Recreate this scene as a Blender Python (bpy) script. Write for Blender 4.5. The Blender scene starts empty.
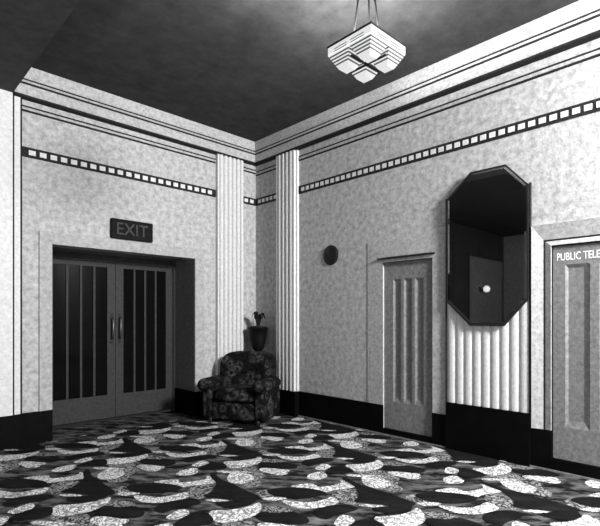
import bpy, bmesh, math, random
from mathutils import Vector, Matrix
R = math.radians
S = bpy.context.scene
C = S.collection
random.seed(4)

# ------------------------------------------------------------------ camera
YAW, EYE = 0.80343, 1.35
CX, CY = -4.4817, -5.6184
FOC = 466.62
cam = bpy.data.cameras.new('camera')
cam.sensor_width = 36; cam.sensor_fit = 'HORIZONTAL'
cam.lens = 36 * FOC / 600
cam.shift_y = (318.455 - 263) / 600
cam.clip_start = 0.05
co = bpy.data.objects.new('camera', cam); C.objects.link(co)
co.location = (CX, CY, EYE); co.rotation_euler = (R(90), 0, YAW - R(90))
S.camera = co

# ------------------------------------------------------------------ materials
def nm(name):
    m = bpy.data.materials.new(name); m.use_nodes = True
    nt = m.node_tree; b = nt.nodes['Principled BSDF']
    return m, nt, b
def g(v): return (v, v, v, 1)
def mottled(name, lo, hi, scale=14, detail=6, rough=0.8, fine=True, bump=0.0, spec=0.3):
    m, nt, b = nm(name)
    tc = nt.nodes.new('ShaderNodeTexCoord')
    n1 = nt.nodes.new('ShaderNodeTexNoise'); n1.inputs['Scale'].default_value = scale; n1.inputs['Detail'].default_value = detail
    n1.inputs['Roughness'].default_value = 0.72
    nt.links.new(tc.outputs['Object'], n1.inputs['Vector'])
    r = nt.nodes.new('ShaderNodeValToRGB')
    r.color_ramp.elements[0].position = 0.33; r.color_ramp.elements[0].color = g(lo)
    r.color_ramp.elements[1].position = 0.67; r.color_ramp.elements[1].color = g(hi)
    nt.links.new(n1.outputs['Fac'], r.inputs['Fac'])
    nt.links.new(r.outputs['Color'], b.inputs['Base Color'])
    b.inputs['Roughness'].default_value = rough
    b.inputs['Specular IOR Level'].default_value = spec
    if bump:
        bp = nt.nodes.new('ShaderNodeBump'); bp.inputs['Strength'].default_value = bump; bp.inputs['Distance'].default_value = 0.01
        n2 = nt.nodes.new('ShaderNodeTexNoise'); n2.inputs['Scale'].default_value = scale * 3; n2.inputs['Detail'].default_value = 3
        nt.links.new(tc.outputs['Object'], n2.inputs['Vector'])
        nt.links.new(n2.outputs['Fac'], bp.inputs['Height']); nt.links.new(bp.outputs['Normal'], b.inputs['Normal'])
    return m
M = {}
M['plaster'] = mottled('stippled_plaster', .24, .56, 16, 10, .85, bump=.25)
M['white'] = mottled('white_paint', .52, .72, 30, 6, .6)
M['fascia'] = mottled('cornice_paint', .26, .52, 30, 8, .7, bump=.2)
M['arch'] = mottled('architrave_paint', .26, .46, 24, 9, .8, bump=.2)
M['line'] = mottled('dark_line_and_shade_paint', .012, .025, 30, 3, .7, spec=.1)  # dark trim lines, also painted-in shade of pilaster grooves and cornice underside
M['band'] = mottled('frieze_band_paint', .012, .025, 30, 3, .7, spec=.1)
M['base'] = mottled('black_skirting_lacquer', .0015, .003, 8, 3, .6, spec=.06)
M['ceiling'] = mottled('dark_ceiling_paint', .016, .042, 5, 8, .9)
M['soffit'] = mottled('soffit_paint', .03, .06, 8, 8, .9)
M['door'] = mottled('grey_door_paint', .11, .24, 28, 7, .55, bump=.1)
M['exitdoor'] = mottled('dark_exit_door_paint', .026, .05, 30, 6, .6, spec=.15)
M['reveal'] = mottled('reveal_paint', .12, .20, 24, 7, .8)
M['dark'] = mottled('dark_panelling', .02, .035, 6, 4, .5)
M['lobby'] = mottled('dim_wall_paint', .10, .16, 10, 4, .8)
M['sign'] = mottled('sign_face', .005, .010, 20, 3, .7, spec=.08)
M['signletter'] = mottled('sign_letter', .045, .07, 20, 3, .7, spec=.1)
M['letter'] = mottled('white_lettering', .85, .92, 20, 2, .5)
M['metal'] = mottled('dark_bronze', .004, .014, 20, 3, .5, spec=.2)
M['rod'] = mottled('black_rod', .003, .006, 12, 3, .8, spec=.05)
M['urn'] = mottled('dark_glazed_pottery', .003, .006, 12, 4, .6, spec=.1)
M['leaf'] = mottled('dark_leaf', .008, .02, 30, 3, .7, spec=.1)
M['soil'] = mottled('potting_soil', .01, .03, 60, 3, .9)
M['leg'] = mottled('dark_wood', .01, .02, 20, 3, .4)
M['frame'] = mottled('dark_mirror_frame', .008, .02, 20, 3, .5, spec=.2)

def solid(name, v, rough=.5, metal=0):
    m, nt, b = nm(name); b.inputs['Base Color'].default_value = g(v)
    b.inputs['Roughness'].default_value = rough; b.inputs['Metallic'].default_value = metal
    return m
M['chrome'] = solid('chrome', .2, .45, 1)
M['mirror'] = solid('mirror_silver', .30, .02, 1)
M['glassdark'] = solid('dark_door_glass', .004, .08)
M['glassdark'].node_tree.nodes['Principled BSDF'].inputs['Specular IOR Level'].default_value = .04

def emit(name, col, strength, base=.8):
    m, nt, b = nm(name); b.inputs['Base Color'].default_value = g(base)
    b.inputs['Emission Color'].default_value = g(col); b.inputs['Emission Strength'].default_value = strength
    b.inputs['Roughness'].default_value = .4
    return m
M['opal'] = emit('lit_opal_glass', 1, 0.72, .12)
M['globe'] = emit('lit_globe_glass', 1, 2.0)

# carpet pile tones
def pile(name, lo, hi, kind):
    m, nt, b = nm(name)
    tc = nt.nodes.new('ShaderNodeTexCoord')
    b.inputs['Roughness'].default_value = .95; b.inputs['Specular IOR Level'].default_value = .05
    r = nt.nodes.new('ShaderNodeValToRGB')
    r.color_ramp.elements[0].color = g(lo); r.color_ramp.elements[1].color = g(hi)
    if kind == 'scribble':
        w = nt.nodes.new('ShaderNodeTexNoise'); w.inputs['Scale'].default_value = 5; w.inputs['Detail'].default_value = 2
        mx = nt.nodes.new('ShaderNodeMixRGB'); mx.blend_type = 'LINEAR_LIGHT'; mx.inputs['Fac'].default_value = .35
        nt.links.new(tc.outputs['Object'], w.inputs['Vector'])
        nt.links.new(tc.outputs['Object'], mx.inputs['Color1']); nt.links.new(w.outputs['Color'], mx.inputs['Color2'])
        v = nt.nodes.new('ShaderNodeTexVoronoi'); v.feature = 'DISTANCE_TO_EDGE'; v.inputs['Scale'].default_value = 17
        nt.links.new(mx.outputs['Color'], v.inputs['Vector'])
        nt.links.new(v.outputs['Distance'], r.inputs['Fac'])
        r.color_ramp.elements[0].position = .05; r.color_ramp.elements[1].position = .20
    else:
        n = nt.nodes.new('ShaderNodeTexNoise'); n.inputs['Scale'].default_value = 9; n.inputs['Detail'].default_value = 8; n.inputs['Roughness'].default_value = .7
        mp = nt.nodes.new('ShaderNodeMapping'); mp.vector_type = 'TEXTURE'; mp.inputs['Rotation'].default_value = (0, 0, R(-49)); mp.inputs['Scale'].default_value = (2.2, .9, 1)
        nt.links.new(tc.outputs['Object'], mp.inputs['Vector']); nt.links.new(mp.outputs['Vector'], n.inputs['Vector']); nt.links.new(n.outputs['Fac'], r.inputs['Fac'])
        r.color_ramp.elements[0].position = .44; r.color_ramp.elements[1].position = .66
    nt.links.new(r.outputs['Color'], b.inputs['Base Color'])
    return m
M['pW'] = pile('carpet_white_pile', .17, .68, 'scribble')
M['pG'] = pile('carpet_grey_pile', .02, .26, 'scribble')
M['pD'] = pile('carpet_charcoal_pile', .006, .15, 'noise')
M['pB'] = pile('carpet_black_pile', .006, .013, 'noise')

def moquette():
    m, nt, b = nm('floral_moquette')
    tc = nt.nodes.new('ShaderNodeTexCoord')
    v = nt.nodes.new('ShaderNodeTexVoronoi'); v.inputs['Scale'].default_value = 7; v.inputs['Randomness'].default_value = .75
    nt.links.new(tc.outputs['Object'], v.inputs['Vector'])
    r = nt.nodes.new('ShaderNodeValToRGB'); e = r.color_ramp.elements
    e[0].position = 0; e[0].color = g(.015); e[1].position = .60; e[1].color = g(.006)
    for p, c in ((.14, .012), (.2, .045), (.30, .06), (.38, .015), (.46, .035), (.52, .008)):
        k = e.new(p); k.color = g(c)
    nt.links.new(v.outputs['Distance'], r.inputs['Fac'])
    n = nt.nodes.new('ShaderNodeTexNoise'); n.inputs['Scale'].default_value = 24; n.inputs['Detail'].default_value = 4
    nt.links.new(tc.outputs['Object'], n.inputs['Vector'])
    r2 = nt.nodes.new('ShaderNodeValToRGB'); r2.color_ramp.elements[0].position = .4; r2.color_ramp.elements[0].color = g(.25)
    r2.color_ramp.elements[1].position = .62; r2.color_ramp.elements[1].color = g(1.3)
    nt.links.new(n.outputs['Fac'], r2.inputs['Fac'])
    mx = nt.nodes.new('ShaderNodeMixRGB'); mx.blend_type = 'MULTIPLY'; mx.inputs['Fac'].default_value = 1
    nt.links.new(r.outputs['Color'], mx.inputs['Color1']); nt.links.new(r2.outputs['Color'], mx.inputs['Color2'])
    nt.links.new(mx.outputs['Color'], b.inputs['Base Color']); b.inputs['Roughness'].default_value = .9
    b.inputs['Specular IOR Level'].default_value = .1
    return m
M['moquette'] = moquette()

# ------------------------------------------------------------------ builders
def link(name, bm, mats, parent=None, smooth=False, merge=False):
    if merge: bmesh.ops.remove_doubles(bm, verts=bm.verts, dist=1e-5)
    bmesh.ops.recalc_face_normals(bm, faces=bm.faces)
    me = bpy.data.meshes.new(name); bm.to_mesh(me); bm.free()
    if not isinstance(mats, (list, tuple)): mats = [mats]
    for m in mats: me.materials.append(m)
    if smooth:
        for p in me.polygons: p.use_smooth = True
    o = bpy.data.objects.new(name, me); C.objects.link(o)
    if parent: o.parent = parent
    return o
def struct(name, bm, mats, parent=None, **k):
    o = link(name, bm, mats, parent, **k)
    if parent is None: o['kind'] = 'structure'
    return o
def thing(name, label, cat, loc=(0, 0, 0), rz=0):
    o = bpy.data.objects.new(name, None); C.objects.link(o)
    o.location = loc; o.rotation_euler = (0, 0, rz); o['label'] = label; o['category'] = cat
    o.empty_display_size = .1
    return o
LW = lambda s, d, z: (s, -d, z)       # on the exit wall: s along x, d out of the wall
RW = lambda s, d, z: (-d, s, z)       # on the mirror wall: s along y
def box(bm, f, s0, s1, d0, d1, z0, z1, mi=0):
    v = [bm.verts.new(f(s, d, z)) for s in (s0, s1) for d in (d0, d1) for z in (z0, z1)]
    for q in ((0, 1, 3, 2), (4, 6, 7, 5), (0, 4, 5, 1), (2, 3, 7, 6), (0, 2, 6, 4), (1, 5, 7, 3)):
        fc = bm.faces.new([v[i] for i in q]); fc.material_index = mi
XYZ = lambda s, d, z: (s, d, z)
def prism(bm, f, poly, z0, z1, mi=0):   # poly of (s,d), extruded in z
    a = [bm.verts.new(f(s, d, z0)) for s, d in poly]; b = [bm.verts.new(f(s, d, z1)) for s, d in poly]
    n = len(poly)
    for i in range(n):
        fc = bm.faces.new((a[i], a[(i + 1) % n], b[(i + 1) % n], b[i])); fc.material_index = mi
    bm.faces.new(a).material_index = mi; bm.faces.new(b).material_index = mi
def slab(bm, f, poly, d0, d1, mi=0, inset=0):    # poly of (s,z), extruded in d
    n = len(poly); cs = sum(p[0] for p in poly) / n; cz = sum(p[1] for p in poly) / n
    def sh(p, k):
        if not k: return p
        l = math.hypot(p[0] - cs, p[1] - cz); return (p[0] - (p[0] - cs) / l * k, p[1] - (p[1] - cz) / l * k)
    a = [bm.verts.new(f(p[0], d0, p[1])) for p in poly]
    b = [bm.verts.new(f(sh(p, inset)[0], d1, sh(p, inset)[1])) for p in poly]
    for i in range(n):
        bm.faces.new((a[i], a[(i + 1) % n], b[(i + 1) % n], b[i])).material_index = mi
    bm.faces.new(a).material_index = mi; bm.faces.new(b).material_index = mi
def reeds(s0, s1, n, d0, amp, seg=8, groove=.012):  # reeded front outline (s,d) from s0 to s1
    pts = []; w = (s1 - s0) / n; gsg = groove if s1 > s0 else -groove
    for i in range(n):
        a = s0 + i * w
        for k in range(seg + 1):
            t = math.pi * k / seg
            pts.append((a + gsg / 2 + (w - gsg) * (1 - math.cos(t)) / 2, d0 + amp * math.sin(t)))
    return pts
def tube(bm, pts, r, seg=8, mi=0, cap=True):
    pts = [Vector(p) for p in pts]; rings = []
    for i, p in enumerate(pts):
        t = (pts[min(i + 1, len(pts) - 1)] - pts[max(i - 1, 0)]).normalized()
        up = Vector((0, 0, 1)) if abs(t.z) < .9 else Vector((1, 0, 0))
        x = t.cross(up).normalized(); y = t.cross(x)
        rr = r[i] if isinstance(r, (list, tuple)) else r
        rings.append([bm.verts.new(p + (x * math.cos(2 * math.pi * k / seg) + y * math.sin(2 * math.pi * k / seg)) * rr) for k in range(seg)])
    for a, b in zip(rings, rings[1:]):
        for k in range(seg): bm.faces.new((a[k], a[(k + 1) % seg], b[(k + 1) % seg], b[k])).material_index = mi
    if cap: bm.faces.new(rings[0]); bm.faces.new(rings[-1])
def lathe(bm, prof, seg=24, c=(0, 0, 0), fn=None, mi=0):
    rings = []
    for r, z in prof:
        ring = []
        for k in range(seg):
            a = 2 * math.pi * k / seg
            p = (c[0] + r * math.cos(a), c[1] + r * math.sin(a), c[2] + z)
            ring.append(bm.verts.new(fn(*p) if fn else p))
        rings.append(ring)
    for a, b in zip(rings, rings[1:]):
        for k in range(seg): bm.faces.new((a[k], a[(k + 1) % seg], b[(k + 1) % seg], b[k])).material_index = mi
    bm.faces.new(rings[0]).material_index = mi; bm.faces.new(rings[-1]).material_index = mi
def softbox(c, h, n=4.0, cuts=14, fn=None):
    bm = bmesh.new(); bmesh.ops.create_cube(bm, size=2)
    bmesh.ops.subdivide_edges(bm, edges=bm.edges, cuts=cuts, use_grid_fill=True)
    for v in bm.verts:
        p = v.co; l = (abs(p.x) ** n + abs(p.y) ** n + abs(p.z) ** n) ** (1 / n); p = p / l
        q = Vector((p.x * h[0], p.y * h[1], p.z * h[2]))
        if fn: q = fn(q, p)
        v.co = q + Vector(c)
    return bm
def text_mesh(body, s0, s1, zlo, zhi, d, side, thick=.003, bold=0.0):
    cu = bpy.data.curves.new('t', 'FONT'); cu.body = body; cu.size = 1; cu.extrude = 0.02; cu.offset = bold
    to = bpy.data.objects.new('t', cu); C.objects.link(to)
    bpy.context.view_layer.update()
    me = to.to_mesh(); vs = [v.co.copy() for v in me.vertices]; fs = [tuple(p.vertices) for p in me.polygons]
    to.to_mesh_clear(); bpy.data.objects.remove(to); bpy.data.curves.remove(cu)
    x0, x1 = min(v.x for v in vs), max(v.x for v in vs); y0, y1 = min(v.y for v in vs), max(v.y for v in vs)
    bm = bmesh.new(); f = LW if side == 'L' else RW
    bv = [bm.verts.new(f(s0 + (s1 - s0) * (v.x - x0) / (x1 - x0), d + (thick if v.z > 0 else 0), zlo + (zhi - zlo) * (v.y - y0) / (y1 - y0))) for v in vs]
    for q in fs:
        try: bm.faces.new([bv[i] for i in q])
        except ValueError: pass
    return bm

# key measures
H = 4.0                     # ceiling
SOF = 3.70; BX = -3.26      # lowered ceiling, its edge
XW, YB = -9.2, -10.0
BT = .343                   # skirting top
E0, E1, EZ, ED = -2.873, -1.068, 2.172, .56     # exit recess
D2a, D2b, D2z = -2.376, -3.018, 1.985
D3a, D3b, D3z = -4.200, -4.842, 1.983
REC = .055

# ------------------------------------------------------------------ floor: patterned carpet
def flo(u, v):
    d = FOC * EYE / (v - 318.455); l = d * (u - 300) / FOC
    return Vector((CX + d * math.cos(YAW) + l * math.sin(YAW), CY + d * math.sin(YAW) - l * math.cos(YAW)))
motif = [  # tone, outline of one carpet figure (quarter-pixel survey of one repeat)
 ('G', [(188,312),(240,288),(312,284),(290,306),(232,336),(190,330)]),
 ('G', [(462,312),(520,300),(600,298),(592,326),(505,336),(470,330)]),
 ('G', [(410,250),(450,225),(520,222),(560,240),(520,262),(500,285),(440,290)]),
 ('G', [(420,380),(450,362),(520,368),(545,385),(500,400),(440,398)]),
 ('G', [(200,425),(260,428),(330,415),(360,425),(330,445),(230,445)]),
 ('W', [(96,272),(190,262),(206,274),(300,262),(322,249),(334,256),(335,275),(240,286),(190,293),(150,281)]),
 ('W', [(-20,322),(60,330),(130,322),(188,311),(182,330),(120,343),(40,352),(-20,346)]),
 ('W', [(388,264),(428,238),(492,243),(494,262),(452,276),(408,280)]),
 ('W', [(202,402),(232,382),(300,378),(350,372),(400,362),(442,351),(428,376),(382,400),(320,416),(250,427),(213,422)]),
 ('W', [(30,410),(72,390),(122,375),(140,385),(120,400),(60,416)]),
 ('W', [(365,452),(372,430),(430,428),(480,436),(515,440),(500,456),(430,464)]),
 ('W', [(205,245),(240,229),(302,220),(292,238),(240,249)]),
 ('W', [(120,452),(160,445),(230,450),(300,455),(260,462),(150,462)]),
 ('W', [(92,214),(130,217),(152,226),(120,233),(90,224)]),
 ('W', [(556,232),(600,227),(644,240),(600,248)]),
 ('W', [(462,336),(520,330),(560,336),(500,345)]),
 ('W', [(236,342),(280,338),(330,344),(280,350)]),
 ('B', [(-20,288),(60,278),(150,281),(190,295),(140,309),(60,316),(-20,310)]),
 ('B', [(345,240),(360,245),(365,262),(385,275),(420,300),(456,325),(450,341),(380,346),(300,336),(243,328),(290,310),(320,290),(335,275),(333,255)]),
 ('B', [(268,352),(340,346),(430,342),(402,360),(340,371),(290,370)]),
 ('B', [(12,376),(60,355),(130,343),(200,340),(212,354),(150,368),(80,380),(30,391)]),
 ('B', [(38,441),(80,415),(140,396),(200,390),(212,410),(190,430),(120,441)]),
 ('B', [(530,314),(600,300),(642,314),(600,331),(545,329)]),
 ('B', [(383,406),(418,388),(480,392),(540,388),(578,410),(560,431),(480,433),(410,426)]),
]
A1 = Vector((.745, -.856)); A2 = Vector((.72, .87))
bm = bmesh.new()
box(bm, XYZ, XW, .0, YB, ED + .02, -.1, 0, 0)
TI = {'W': 1, 'G': 2, 'D': 0, 'B': 3}
def smooth_poly(P, k=4):
    out = []; n = len(P)
    for i in range(n):
        a, b_, c, d = P[i - 1], P[i], P[(i + 1) % n], P[(i + 2) % n]
        for j in range(k):
            t = j / k
            out.append(.5 * ((2 * b_) + (c - a) * t + (2 * a - 5 * b_ + 4 * c - d) * t * t + (3 * b_ - a - 3 * c + d) * t ** 3))
    return out
for li, (tone, pts) in enumerate(motif):
    W = smooth_poly([flo(x / 4, 410 + y / 4) for x, y in pts])
    for i in range(-5, 9):
        for j in range(-5, 7):
            off = A1 * i + A2 * j
            Q = [p + off for p in W]
            if min(p.x for p in Q) > -.02 or max(p.x for p in Q) < -6.5 or min(p.y for p in Q) > -.02 or max(p.y for p in Q) < -7: continue
            # clip to the room
            def clip(Q, ax, lim):
                o = []
                for k in range(len(Q)):
                    p, q = Q[k - 1], Q[k]
                    ip, iq = p[ax] <= lim, q[ax] <= lim
                    if ip != iq:
                        t = (lim - p[ax]) / (q[ax] - p[ax]); o.append(p.lerp(q, t))
                    if iq: o.append(q)
                return o
            Q = clip(clip(Q, 0, -.025), 1, -.025)
            if len(Q) < 3: continue
            z = .0006 + li * .00025 + ((i * 2 + j) % 3) * .00007
            try:
                fc = bm.faces.new([bm.verts.new((p.x, p.y, z)) for p in Q]); fc.material_index = TI[tone]
                fc.normal_update()
                if fc.normal.z < 0: fc.normal_flip()
            except ValueError: pass
me = bpy.data.meshes.new('floor'); bm.to_mesh(me); bm.free()
for k in ('pD', 'pW', 'pG', 'pB'): me.materials.append(M[k])
o = bpy.data.objects.new('floor', me); C.objects.link(o); o['kind'] = 'structure'

# ------------------------------------------------------------------ ceiling
bm = bmesh.new(); box(bm, XYZ, BX, .2, YB, .2, H, H + .15); struct('ceiling', bm, M['ceiling'])
bm = bmesh.new(); box(bm, XYZ, XW, BX, YB, .2, SOF, H + .15); struct('trim_1', bm, M['soffit'])

# ------------------------------------------------------------------ walls
bm = bmesh.new()     # exit wall with the door recess
box(bm, LW, -4.4, E0, -.2, 0, 0, H); box(bm, LW, E1, .2, -.2, 0, 0, H); box(bm, LW, E0, E1, -.2, 0, EZ, H)
struct('wall_left', bm, M['plaster'])
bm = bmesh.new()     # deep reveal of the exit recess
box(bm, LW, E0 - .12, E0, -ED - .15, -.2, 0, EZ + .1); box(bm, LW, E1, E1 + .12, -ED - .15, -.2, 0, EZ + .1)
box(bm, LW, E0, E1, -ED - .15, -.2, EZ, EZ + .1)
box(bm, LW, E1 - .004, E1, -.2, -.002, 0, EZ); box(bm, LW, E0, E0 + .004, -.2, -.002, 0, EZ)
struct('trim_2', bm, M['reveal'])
bm = bmesh.new(); box(bm, LW, E0 - .12, E1 + .12, -ED - .2, -ED - .15, 0, EZ + .1); struct('trim_3', bm, M['dark'])
bm = bmesh.new()     # mirror wall with two door openings
box(bm, RW, -9.999, D3b - .08, -.2, 0, 0, H)
box(bm, RW, D3b - .08, D3a + .06, -.2, 0, 2.03, H); box(bm, RW, D3b - .08, D3a + .06, -.2, -.14, 0, 2.03)
box(bm, RW, D3a + .06, D2b, -.2, 0, 0, H)
box(bm, RW, D2b, D2a, -.2, 0, D2z, H); box(bm, RW, D2b, D2a, -.2, -.14, 0, D2z)
box(bm, RW, D2a, 0, -.2, 0, 0, H)
struct('wall_right', bm, M['plaster'])
bm = bmesh.new(); box(bm, XYZ, XW, .2, YB - .2, YB, 0, H); struct('wall_back', bm, M['lobby'])
bm = bmesh.new(); box(bm, XYZ, XW - .2, XW, YB, .2, 0, SOF); struct('wall_west', bm, M['lobby'])
bm = bmesh.new(); box(bm, XYZ, XW, -4.4, 0, .2, 0, SOF)   # dark panelled end of the lobby
for k in range(5): box(bm, XYZ, XW + .2 + k * .68, XW + .26 + k * .68, -.02, 0, .2, 3.4)
box(bm, XYZ, XW, -4.4, -.03, 0, 1.0, 1.06)
box(bm, XYZ, -8.98, -7.03, -.05, 0, .2, 2.95, 1)
box(bm, XYZ, -9.0, -7.0, -.04, 0, .2, 3.0)
struct('wall_north', bm, [M['dark'], M['lobby']])

# ------------------------------------------------------------------ cornice, double bead, frieze (both walls)
def run(bm, f, prof, s_far, mi=0, closed=True):   # profile (d,z); from the mitred corner (s=-d) to s_far
    a = [bm.verts.new(f(-d, d, z)) for d, z in prof]; b = [bm.verts.new(f(s_far, d, z)) for d, z in prof]
    n = len(prof)
    for i in range(n): bm.faces.new((a[i], a[(i + 1) % n], b[(i + 1) % n], b[i])).material_index = mi
    bm.faces.new(a).material_index = mi; bm.faces.new(b).material_index = mi
tn = 4
for f, far in ((LW, -3.252), (RW, -9.9)):
    bm = bmesh.new()
    run(bm, f, [(0, 3.688), (.078, 3.688), (.078, 3.700), (.085, 3.704), (.085, 3.815), (.0, 3.815)], far)          # lower fascia
    run(bm, f, [(0, 3.832), (.092, 3.832), (.098, 3.84), (.098, 3.852), (0, 3.852)], far)                          # thin bead
    run(bm, f, [(0, 3.864), (.108, 3.864), (.108, H), (0, H)], far)                                                # upper fascia
    run(bm, f, [(0, 3.680), (.0845, 3.680), (.0845, 3.7035), (.0, 3.7035)], far, 1)                                      # dark strip, painted-in shade of the fascia underside
    run(bm, f, [(0, 3.8110), (.089, 3.8110), (.089, 3.835), (0, 3.835)], far, 1)
    run(bm, f, [(0, 3.850), (.102, 3.850), (.102, 3.8665), (0, 3.8665)], far, 1)
    struct('trim_%d' % tn, bm, [M['fascia'], M['line']]); tn += 1
def on_segments(segs, fn):
    for a, b in segs: fn(a, b)
PL0, PL1 = -.735, -.285      # left pilaster (x), measured on its front
PR0, PR1 = -.548, -.952      # right pilaster (y)
PP = .08
segL = [(-3.17, PL0), (PL1, 0)]; segR = [(-.006, PR0), (PR1, -9.9)]
for f, segs, zs in ((LW, segL, (3.612, 3.566)), (RW, segR, (3.588, 3.538))):
    bm = bmesh.new()
    for a, b in segs:
        for z in zs: box(bm, f, a, b, 0, .006, z - .0105, z + .0105, 0)
        box(bm, f, a, b, 0, .012, zs[1] + .0105, zs[0] - .0105, 1)
    struct('trim_%d' % tn, bm, [M['line'], M['fascia']]); tn += 1
for f, segs, pit, sq in ((LW, segL, .1065, .033), (RW, segR, .0905, .030)):
    bm = bmesh.new()
    for a, b in segs:
        lo, hi = min(a, b), max(a, b)
        box(bm, f, lo, hi, 0, .010, 3.073, 3.180, 0)
        n = int((hi - lo) / pit); off = ((hi - lo) - n * pit) / 2
        for k in range(n):
            c = lo + off + (k + .5) * pit
            box(bm, f, c - sq, c + sq, .010, .013, 3.101, 3.152, 1)
    struct('trim_%d' % tn, bm, [M['band'], M['white']]); tn += 1

# ------------------------------------------------------------------ fluted pilasters
bm = bmesh.new()
out = [(PL0, 0), (PL0, PP - .02), (PL0 + .025, PP - .02), (PL0 + .025, PP - .008)]
out += reeds(PL0 + .03, PL1 - .05, 5, PP - .045, .04)
out += [(PL1 - .045, PP - .008), (PL1 - .025, PP - .008), (PL1 - .025, PP - .02), (PL1, PP - .02), (PL1, 0)]
prism(bm, LW, out, BT, 3.682); struct('trim_%d' % tn, bm, M['white']); tn += 1
bm = bmesh.new()
out = [(PR1, 0), (PR1, PP - .045), (PR1 + .03, PP - .045), (PR1 + .03, PP - .012), (PR1 + .06, PP - .012)]
out += reeds(PR1 + .065, PR0 - .03, 4, PP - .035, .03)
out += [(PR0 - .025, PP - .012), (PR0, PP - .012), (PR0, 0)]
prism(bm, RW, out, BT, 3.682); struct('trim_%d' % tn, bm, M['white']); tn += 1
# plain pilaster under the soffit edge, with dark strips painting in the shade of its grooves
bm = bmesh.new()
box(bm, LW, -4.4, -3.262, 0, .05, BT, SOF); box(bm, LW, -3.252, -3.186, 0, .03, BT, 3.72)
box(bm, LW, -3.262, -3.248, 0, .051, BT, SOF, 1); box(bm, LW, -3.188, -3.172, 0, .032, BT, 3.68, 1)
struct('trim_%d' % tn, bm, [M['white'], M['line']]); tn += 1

# ------------------------------------------------------------------ skirtings
bm = bmesh.new()
box(bm, LW, -4.4, -3.18, 0, .07, 0, BT); box(bm, LW, -3.18, E0 , 0, .022, 0, BT)
box(bm, LW, E1, PL0 - .02, 0, .022, 0, BT); box(bm, LW, PL0 - .02, PL1 + .02, 0, PP + .02, 0, BT); box(bm, LW, PL1 + .02, 0, 0, .022, 0, BT)
box(bm, LW, E1 - .022, E1, -ED, .022, 0, BT)
struct('baseboard_left', bm, M['base'])
bm = bmesh.new()
box(bm, RW, PR0 + .02, -.022, 0, .022, 0, BT); box(bm, RW, PR1 - .02, PR0 + .02, 0, PP + .02, 0, BT); box(bm, RW, D2a, PR1 - .02, 0, .022, 0, BT)
box(bm, RW, D2b, D2a, -.14, .016, 0, .075)
box(bm, RW, -3.18, D2b, 0, .022, 0, BT + .002); box(bm, RW, -4.016, -3.185, 0, .04, 0, .485)
box(bm, RW, -4.192, -3.997, 0, .022, 0, .358); box(bm, RW, D3b - .05, -4.192, -.14, .018, 0, .115)
box(bm, RW, -9.9, D3b - .05, 0, .022, 0, BT)
box(bm, RW, -9.9, PR1 - .02, .022, .034, 0, .016, 1)
struct('baseboard_right', bm, [M['base'], M['door']])

# ------------------------------------------------------------------ architraves
def mitred(bm, f, so0, so1, zo, si0, si1, zi, zb, d0, d1, mi=0):    # bevelled door surround; o = outer, i = inner
    O = [(so0, zb), (so0, zo), (so1, zo), (so1, zb)]; I = [(si0, zb), (si0, zi), (si1, zi), (si1, zb)]
    vo0 = [bm.verts.new(f(s, 0, z)) for s, z in O]; vo = [bm.verts.new(f(s, d0, z)) for s, z in O]
    vi = [bm.verts.new(f(s, d1, z)) for s, z in I]; vi0 = [bm.verts.new(f(s, 0, z)) for s, z in I]
    for A, B in ((vo0, vo), (vo, vi), (vi, vi0)):
        for k in range(3): bm.faces.new((A[k], A[k + 1], B[k + 1], B[k])).material_index = mi
    bm.faces.new((vo0[0], vo[0], vi[0], vi0[0])); bm.faces.new((vo0[3], vi0[3], vi[3], vo[3]))
bm = bmesh.new(); mitred(bm, LW, -3.003, -.93, 2.305, E0, E1, EZ, BT, .018, .010)
struct('trim_%d' % tn, bm, M['arch']); tn += 1
bm = bmesh.new(); mitred(bm, RW, -2.149, -3.172, 2.26, D2a, D2b, D2z + .075, BT, .006, .012)
box(bm, RW, D2b, D2a, .0, .012, D2z, D2z + .07, 0)
box(bm, RW, D2b - .03, D2a + .07, .012, .036, D2z + .050, D2z + .066, 1); box(bm, RW, D2b, D2a, .012, .016, D2z + .0, D2z + .014, 1)
struct('trim_%d' % tn, bm, [M['fascia'], M['line']]); tn += 1
bm = bmesh.new(); mitred(bm, RW, -4.03, -5.01, 2.185, -4.124, D3b - .076, 2.05, .358, .038, .012)
mitred(bm, RW, -4.124, D3b - .076, 2.05, -4.140, D3b - .06, 2.034, .358, .012, .010, 1)
mitred(bm, RW, -4.140, D3b - .06, 2.034, -4.190, D3b - .01, 1.995, .358, .010, .024, 0)
mitred(bm, RW, -4.190, D3b - .01, 1.995, D3a, D3b, D3z, .358, .008, .008, 1)
struct('trim_%d' % tn, bm, [M['fascia'], M['line']]); tn += 1

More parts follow.
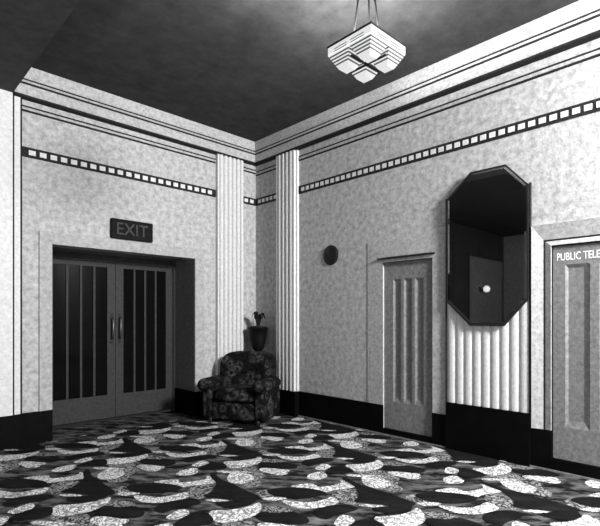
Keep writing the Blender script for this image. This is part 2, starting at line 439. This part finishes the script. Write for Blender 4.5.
# ------------------------------------------------------------------ exit double doors
door = bpy.data.objects.new('door_1', None); C.objects.link(door); door['kind'] = 'structure'
yd = ED - .02
bm = bmesh.new()
box(bm, XYZ, E0, E0 + .055, yd - .02, yd + .06, 0, EZ); box(bm, XYZ, E1 - .04, E1 - .004, yd - .02, yd + .06, 0, EZ)
box(bm, XYZ, E0 + .055, E1 - .04, yd - .02, yd + .06, 2.085, EZ)
link('door_frame', bm, M['exitdoor'], door)
zb0, zb1, zt0, zt1 = .045, .345, 2.02, 2.08
for a, b, hinge in ((E0 + .06, -1.948, 0), (-1.942, E1 - .045, 1)):
    bm = bmesh.new(); w = b - a; st = .105
    box(bm, XYZ, a, a + st, yd, yd + .045, zb0, zt1); box(bm, XYZ, b - st, b, yd, yd + .045, zb0, zt1)
    box(bm, XYZ, a + st, b - st, yd, yd + .045, zb0, zb1); box(bm, XYZ, a + st, b - st, yd, yd + .045, zt0, zt1)
    gw = (w - 2 * st) / 4
    for k in (1, 2, 3): box(bm, XYZ, a + st + k * gw - .013, a + st + k * gw + .013, yd + .002, yd + .04, zb1, zt0)
    lf = link('door_leaf', bm, M['exitdoor'], door)
    bm = bmesh.new(); box(bm, XYZ, a + st, b - st, yd + .016, yd + .024, zb1, zt0); link('glass_pane', bm, M['glassdark'], lf)
    hx = b - .045 if hinge == 0 else a + .05
    bm = bmesh.new(); box(bm, XYZ, hx - .02, hx + .02, yd - .004, yd, 1.02, 1.42)
    link('push_plate', bm, M['metal'] if hinge == 0 else M['metal'], lf)
    bm = bmesh.new(); tube(bm, [(hx, yd - .004, 1.08), (hx, yd - .045, 1.10), (hx, yd - .05, 1.22), (hx, yd - .045, 1.34), (hx, yd - .004, 1.36)], .009)
    h = link('pull_handle', bm, M['chrome'], lf, smooth=True)

# ------------------------------------------------------------------ panelled doors on the mirror wall
def panelled(name, ya, yb, z0, z1, d, st=.125, pw=.108, gp=.036, count=3, w2=.034, dep=.018, up=.315, dn=.185):
    o = bpy.data.objects.new(name, None); C.objects.link(o); o['kind'] = 'structure'
    bm = bmesh.new()
    pz0, pz1 = z0 + up, z1 - dn
    ps = []; s = ya - st
    for k in range(count): ps.append((s, s - pw)); s -= pw + gp
    # frame: stiles, muntins and rails in front of the sunk panels
    box(bm, RW, ya, ps[0][0], d - .045, d, z0, z1); box(bm, RW, ps[-1][1], yb, d - .045, d, z0, z1)
    for k in range(count - 1): box(bm, RW, ps[k][1], ps[k + 1][0], d - .045, d, pz0, pz1)
    box(bm, RW, ps[0][0], ps[-1][1], d - .045, d, z0, pz0); box(bm, RW, ps[0][0], ps[-1][1], d - .045, d, pz1, z1)
    o2 = link('door_leaf', bm, M['door'], o)
    for a, b in ps:
        bm = bmesh.new(); w = .030
        O = [(a, pz0), (a, pz1), (b, pz1), (b, pz0)]; I = [(a - w * .7, pz0 + w * 2), (a - w * .7, pz1 - w), (b + w2, pz1 - w), (b + w2, pz0 + w * 2)]
        vo = [bm.verts.new(RW(s, d - .001, z)) for s, z in O]; vi = [bm.verts.new(RW(s, d - dep, z)) for s, z in I]
        for k in range(4): bm.faces.new((vo[k], vo[(k + 1) % 4], vi[(k + 1) % 4], vi[k]))
        bm.faces.new(vi)
        link('sunk_panel', bm, M['door'], o2)
    return o
panelled('door_2', D2a, D2b, .078, D2z, -.012)
d3 = panelled('door_3', D3a, D3b, .118, D3z, -.002, .098, .188, .07, 2, .046, .015, .285, .165)
bm = text_mesh('PUBLIC TELEPHONE', -4.232, -4.757, 1.857, 1.922, -.002, 'R', .002, -.002)
tx = link('lettering', bm, M['letter'], d3)
tx['label'] = 'white painted capitals reading PUBLIC TELEPHONE'

# ------------------------------------------------------------------ reeded panel behind the mirror
bm = bmesh.new()
out = [(-3.192, 0), (-3.192, .014)] + reeds(-3.194, -4.006, 9, .014, .013, 8, .012) + [(-4.008, .014), (-4.008, 0)]
prism(bm, RW, out, .485, 2.585)
box(bm, RW, -3.180, -3.192, 0, .03, .485, 2.59, 1); box(bm, RW, -4.008, -4.020, 0, .03, .485, 2.59, 1)
struct('trim_%d' % tn, bm, [M['white'], M['line']]); tn += 1

# ------------------------------------------------------------------ octagonal mirror
mir = thing('wall_mirror', 'tall dark octagonal mirror hung on the right wall above the reeded panel', 'mirror', (-.036, -3.582, 1.275))
OCT = [(-3.198, 1.525), (-3.198, 2.572), (-3.455, 2.803), (-3.802, 2.800), (-4.006, 2.572), (-4.006, 1.520), (-3.792, 1.278), (-3.455, 1.278)]
def loc(o_, t): o_.data.transform(Matrix.Translation(-Vector(t)))
def inset(poly, k):
    n = len(poly); res = []
    for i in range(n):
        p0, p1, p2 = Vector(poly[i - 1]), Vector(poly[i]), Vector(poly[(i + 1) % n])
        a = (p1 - p0).normalized(); b = (p2 - p1).normalized()
        na = Vector((-a.y, a.x)); nb = Vector((-b.y, b.x)); c = Vector((-3.58, 2.05))
        if na.dot(c - p1) < 0: na = -na
        if nb.dot(c - p1) < 0: nb = -nb
        m_ = (na + nb); m_ = m_ / m_.dot(na)
        q = p1 + m_ * k; res.append((q.x, q.y))
    return res
bm = bmesh.new(); slab(bm, RW, inset(OCT, .012), .037, .040); bk = link('backboard', bm, M['frame'], mir); loc(bk, mir.location)
I1, I2 = inset(OCT, .013), inset(OCT, .034)
bm = bmesh.new()
a = [bm.verts.new(RW(s, .041, z)) for s, z in I1]; b = [bm.verts.new(RW(s, .046, z)) for s, z in I2]
for k in range(8): bm.faces.new((a[k], a[(k + 1) % 8], b[(k + 1) % 8], b[k]))
bm.faces.new(b); gl = link('mirror_glass', bm, M['mirror'], mir); loc(gl, mir.location)
bm = bmesh.new()     # slim dark frame, heavier along the three lower edges
O, I = OCT, inset(OCT, .012); Ob = inset(OCT, .026)
for k in range(8):
    low = k in (5, 6, 7)
    inn = Ob if low else I
    j = (k + 1) % 8
    q = [O[k], O[j], inn[j], inn[k]]
    slab(bm, RW, q, .037, .056 if low else .046)
fr = link('mirror_frame', bm, M['frame'], mir); loc(fr, mir.location)

# ------------------------------------------------------------------ exit sign
sg = thing('exit_sign', 'dark rectangular EXIT sign on the wall above the double doors', 'sign', (-1.968, 0, 2.316))
bm = bmesh.new(); box(bm, LW, -2.233, -1.703, .001, .045, 2.316, 2.556)
bmesh.ops.bevel(bm, geom=bm.edges[:], offset=.008, segments=2, affect='EDGES')
q = link('sign_box', bm, M['sign'], sg); loc(q, sg.location)
bm = text_mesh('EXIT', -2.165, -1.775, 2.368, 2.510, .045, 'L', .004, .0)
q = link('lettering', bm, M['signletter'], sg); loc(q, sg.location); q['label'] = 'grey capitals reading EXIT'

# ------------------------------------------------------------------ round disc on the right wall
dc = thing('wall_disc', 'small round dark domed disc fixed high on the right wall left of the middle door', 'disc', (-.001, -1.552, 2.168))
bm = bmesh.new(); prof = [(.128, .0), (.130, .008), (.122, .014), (.112, .012)]
lathe(bm, prof, 32, fn=lambda x, y, z: (-z, x, y)); link('rim', bm, M['frame'], dc, smooth=True)
bm = bmesh.new(); prof = [(.110, .010), (.10, .016), (.08, .023), (.05, .029), (.02, .032), (.004, .033)]
lathe(bm, prof, 32, fn=lambda x, y, z: (-z, x, y)); link('dome', bm, M['metal'], dc, smooth=True)

# ------------------------------------------------------------------ pendant lamp
PX, PY, RIM = -1.808, -3.536, 3.300
pend = thing('pendant_lamp', 'lit square stepped white glass pendant hanging on thin dark rods', 'lamp', (PX, PY, RIM), YAW + R(45) - R(2))
hs = .196; q = hs / 2
bm = bmesh.new()
def frust(cx, cy, a, b, z0, z1, mi=0, cap=False):   # half-size a at z0 -> b at z1
    A = [bm.verts.new((cx + sx * a, cy + sy * a, z0)) for sx, sy in ((-1, -1), (1, -1), (1, 1), (-1, 1))]
    B = [bm.verts.new((cx + sx * b, cy + sy * b, z1)) for sx, sy in ((-1, -1), (1, -1), (1, 1), (-1, 1))]
    for k in range(4): bm.faces.new((A[k], A[(k + 1) % 4], B[(k + 1) % 4], B[k])).material_index = mi
    if cap: bm.faces.new(B).material_index = mi
frust(0, 0, hs, hs, 0, -.058)
frust(0, 0, hs, hs - .004, -.058, -.060)
tiers = [(.098, -.060), (.088, -.078), (.078, -.096), (.068, -.114), (.058, -.132)]
for cx in (-q, q):
    for cy in (-q, q):
        for k in range(len(tiers) - 1):
            a, z = tiers[k]; a2, z2 = tiers[k + 1]
            frust(cx, cy, a, a2 + .005, z, z2 + .0085)            # white glass slope
            frust(cx, cy, a2 + .005, a2, z2 + .0085, z2, 1)          # dark line between steps
        frust(cx, cy, .058, .040, -.132, -.160); frust(cx, cy, .040, .036, -.160, -.163, 0, True)
# incised lines on the upper fascia, two per quarter of each side
for sx, sy in ((1, 0), (-1, 0), (0, 1), (0, -1)):
    for side in (-1, 1):
        for z in (-.030, -.048):
            t0, t1 = side * .018, side * .135
            P = [(sx * (hs + .001) + (t if sx == 0 else 0), sy * (hs + .001) + (t if sy == 0 else 0), zz) for t, zz in ((t0, z), (t1, z), (t1, z - .006), (t0, z - .006))]
            bm.faces.new([bm.verts.new(p) for p in P]).material_index = 1
M['seam'] = emit('shaded_glass_seam', 1, .05, .02)
bmesh.ops.remove_doubles(bm, verts=bm.verts, dist=1e-6)
me = bpy.data.meshes.new('lamp_shade'); bm.to_mesh(me); bm.free()
me.materials.append(M['opal']); me.materials.append(M['seam'])
o = bpy.data.objects.new('lamp_shade', me); C.objects.link(o); o.parent = pend
bm = bmesh.new()
for s in (-1, 1):
    box(bm, XYZ, -hs - .006, hs + .006, s * hs - .005, s * hs + .005, -.004, .008)
    box(bm, XYZ, s * hs - .005, s * hs + .005, -hs - .006, hs + .006, -.004, .008)
link('rim_band', bm, M['metal'], pend)
TOP = H - RIM
def loc_lat(lat, dep):   # pendant-local xy of an offset given across / along the view of the room
    x = dep * math.cos(YAW) + lat * math.sin(YAW); y = dep * math.sin(YAW) - lat * math.cos(YAW)
    a = -(YAW + R(43)); return x * math.cos(a) - y * math.sin(a), x * math.sin(a) + y * math.cos(a)
for lat, dep in ((-.108, -.02), (.043, .09), (.092, -.06)):
    x, y = loc_lat(lat, dep)
    bm = bmesh.new(); tube(bm, [(x, y, -.01), (x * .12, y * .12, TOP - .01)], .0068); link('rod', bm, M['rod'], pend, smooth=True)
bm = bmesh.new()
box(bm, XYZ, -.17, .17, -.006, .006, -.128, -.118); box(bm, XYZ, -.006, .006, -.17, .17, -.128, -.118)
lathe(bm, [(.02, -.125), (.02, -.115)], 12); link('lamp_holder', bm, M['metal'], pend)
bm = bmesh.new(); lathe(bm, [(.05, TOP), (.05, TOP - .012), (.03, TOP - .03), (.01, TOP - .035)], 20); link('ceiling_rose', bm, M['rod'], pend, smooth=True)

# ------------------------------------------------------------------ armchair
fx, fy = -.874, -.485
AX, AY = -.548, -.520
arm = thing('armchair', 'dark floral upholstered armchair with rolled arms in the corner of the room', 'armchair', (AX, AY, 0), math.atan2(fy, fx) + R(90))
# local: -y is the front, x across
def tub(qv, p):
    t = qv.x / .39
    y = qv.y - .07 * t * t + .05 * (qv.z / .3)
    return Vector((qv.x, y, qv.z))
def backshape(qv, p):
    v = tub(qv, p)
    if p.z > 0: v.z -= .035 * (v.x / .39) ** 4
    return v
bm = softbox((0, .04, .57), (.40, .10, .328), 5.5, 16, backshape); link('backrest', bm, M['moquette'], arm, smooth=True)
bm = softbox((0, -.22, .36), (.30, .30, .085), 5, 14, lambda v, p: Vector((v.x, v.y, v.z + (.02 * (1 - (v.x / .3) ** 2) if p.z > 0 else 0)))); link('seat_cushion', bm, M['moquette'], arm, smooth=True)
bm = softbox((0, -.20, .165), (.33, .31, .115), 9, 12); link('seat_base', bm, M['moquette'], arm, smooth=True)
for s in (-1, 1):
    bm = softbox((s * .365, -.2, .265), (.065, .325, .215), 7, 12); ap = link('arm', bm, M['moquette'], arm, smooth=True)
    bm = bmesh.new()
    ys = [-.57, -.565, -.54, -.45, -.3, -.15, 0, .06]; rr = [.04, .075, .092, .094, .092, .088, .084, .06]
    for_r = []
    seg = 20
    for y, r in zip(ys, rr):
        for_r.append([bm.verts.new((s * .385 + r * 1.04 * math.cos(2 * math.pi * k / seg), y, .495 + r * .9 * math.sin(2 * math.pi * k / seg))) for k in range(seg)])
    for a_, b_ in zip(for_r, for_r[1:]):
        for k in range(seg): bm.faces.new((a_[k], a_[(k + 1) % seg], b_[(k + 1) % seg], b_[k]))
    bm.faces.new(for_r[0]); bm.faces.new(for_r[-1])
    link('arm_roll', bm, M['moquette'], ap, smooth=True)
    for y in (-.46, .04):
        bm = bmesh.new(); lathe(bm, [(.022, 0), (.028, .015), (.024, .035), (.034, .075)], 14, (s * .33, y, 0)); link('leg', bm, M['leg'], arm, smooth=True)
bm = bmesh.new(); bmesh.ops.create_uvsphere(bm, u_segments=10, v_segments=8, radius=.009)
bmesh.ops.translate(bm, verts=bm.verts, vec=(.36, -.525, .20)); link('stud', bm, M['chrome'], arm, smooth=True)

# ------------------------------------------------------------------ plant stand, urn and plant
UX, UY = -.178, -.272
st = thing('plant_stand', 'slim dark plant stand in the corner behind the armchair', 'stand', (UX, UY, 0))
bm = bmesh.new(); lathe(bm, [(.12, 0), (.12, .02), (.05, .05), (.03, .08)], 20); link('foot', bm, M['leg'], st, smooth=True)
bm = bmesh.new(); lathe(bm, [(.028, .07), (.024, .3), (.024, .6), (.03, .835)], 14); link('post', bm, M['leg'], st, smooth=True)
bm = bmesh.new(); lathe(bm, [(.03, .83), (.10, .845), (.105, .86), (.0995, .870)], 20); link('top', bm, M['leg'], st, smooth=True)
ur = thing('plant_urn', 'dark tapering urn with a wide rim standing behind the armchair', 'urn', (UX, UY, .871))
bm = bmesh.new()
lathe(bm, [(.035, 0), (.062, .012), (.088, .05), (.108, .12), (.124, .22), (.132, .325), (.146, .33), (.148, .350), (.14, .355)], 28); link('urn_body', bm, M['urn'], ur, smooth=True)
pl = thing('potted_plant', 'small drooping leafy plant growing in the dark urn', 'plant', (UX, UY, 1.227))
bm = bmesh.new(); lathe(bm, [(.112, 0), (.112, .012), (.05, .02)], 20); link('soil', bm, M['soil'], pl)
def leaf(ang, reach, hgt, drop, w):
    bm = bmesh.new(); L = []; Rr = []; n = 10
    for i in range(n + 1):
        t = i / n; r = .02 + reach * t; z = .02 + hgt * math.sin(min(1, t * 1.25) * math.pi * .62) - drop * t ** 3
        ww = w * math.sin(math.pi * (.12 + .86 * t)) ** .8
        c = Vector((r * math.cos(ang), r * math.sin(ang), z)); s = Vector((-math.sin(ang), math.cos(ang), 0)) * ww
        L.append((c - s, c, c + s))
    for a_, b_ in zip(L, L[1:]):
        for top in (0, .003):
            va = [bm.verts.new(p + Vector((0, 0, top - (.004 if k != 1 else 0)))) for k, p in enumerate(a_)]
            vb = [bm.verts.new(p + Vector((0, 0, top - (.004 if k != 1 else 0)))) for k, p in enumerate(b_)]
            bm.faces.new((va[0], va[1], vb[1], vb[0])); bm.faces.new((va[1], va[2], vb[2], vb[1]))
    link('leaf', bm, M['leaf'], pl, smooth=True, merge=True)
vr = math.atan2(-math.cos(YAW), math.sin(YAW))    # image right, on the floor plane
leaf(vr, .11, .17, .10, .034); leaf(vr + .6, .10, .21, .10, .032); leaf(vr + 3.0, .075, .20, .07, .032)
leaf(vr - .9, .10, .19, .08, .03); leaf(vr + 2.2, .08, .17, .06, .03); leaf(vr - 2.0, .08, .22, .07, .034); leaf(vr - 1.5, .05, .16, .03, .034)

# ------------------------------------------------------------------ small globe wall lamp across the lobby, seen in the mirror
gb = thing('wall_lamp', 'small lit globe lamp on the far wall reflected in the octagonal mirror', 'lamp', (-7.58, -.051, 2.12))
bm = bmesh.new(); lathe(bm, [(.07, .001), (.07, .02), (.02, .03), (.015, .10)], 16, fn=lambda x, y, z: (x, -z, y)); link('bracket', bm, M['metal'], gb, smooth=True)
bm = bmesh.new(); bmesh.ops.create_uvsphere(bm, u_segments=20, v_segments=14, radius=.085); bmesh.ops.translate(bm, verts=bm.verts, vec=(0, -.18, 0)); link('globe', bm, M['globe'], gb, smooth=True)

# ------------------------------------------------------------------ lights
def light(kind, loc_, power, size, rot=None, **k):
    l = bpy.data.lights.new('lamp_light', kind); l.energy = power
    if kind == 'AREA': l.size = size
    else: l.shadow_soft_size = size
    o_ = bpy.data.objects.new('lamp_light', l); C.objects.link(o_); o_.location = loc_
    if rot: o_.rotation_euler = rot
    for a_, v in k.items(): setattr(l, a_, v)
    return o_
for k in range(4):                                               # a bulb in each cup of the bowl
    a = YAW + R(45 - 2) + k * R(90) + R(45)
    light('POINT', (PX + .135 * math.cos(a), PY + .135 * math.sin(a), RIM - .065), 125, .025)
light('POINT', (-1.0, -7.3, 3.5), 2450, .5)                     # next lamp of the hall, behind the viewer to the right
light('POINT', (-2.8, -6.9, 2.4), 50, .2)                      # lamp behind the viewer
light('POINT', (-5.2, -5.4, 1.9), 32, .10)                     # lamp beside the viewer
light('POINT', (-5.4, -3.3, 1.8), 60, .15)                      # lamp of the low lobby on the left
w = bpy.data.worlds.new('world'); S.world = w; w.use_nodes = True
w.node_tree.nodes['Background'].inputs['Color'].default_value = g(.5); w.node_tree.nodes['Background'].inputs['Strength'].default_value = .05

S.view_settings.view_transform = 'Standard'; S.view_settings.look = 'None'
S.view_settings.gamma = 1; S.view_settings.use_curve_mapping = False
S.view_settings.exposure = 0
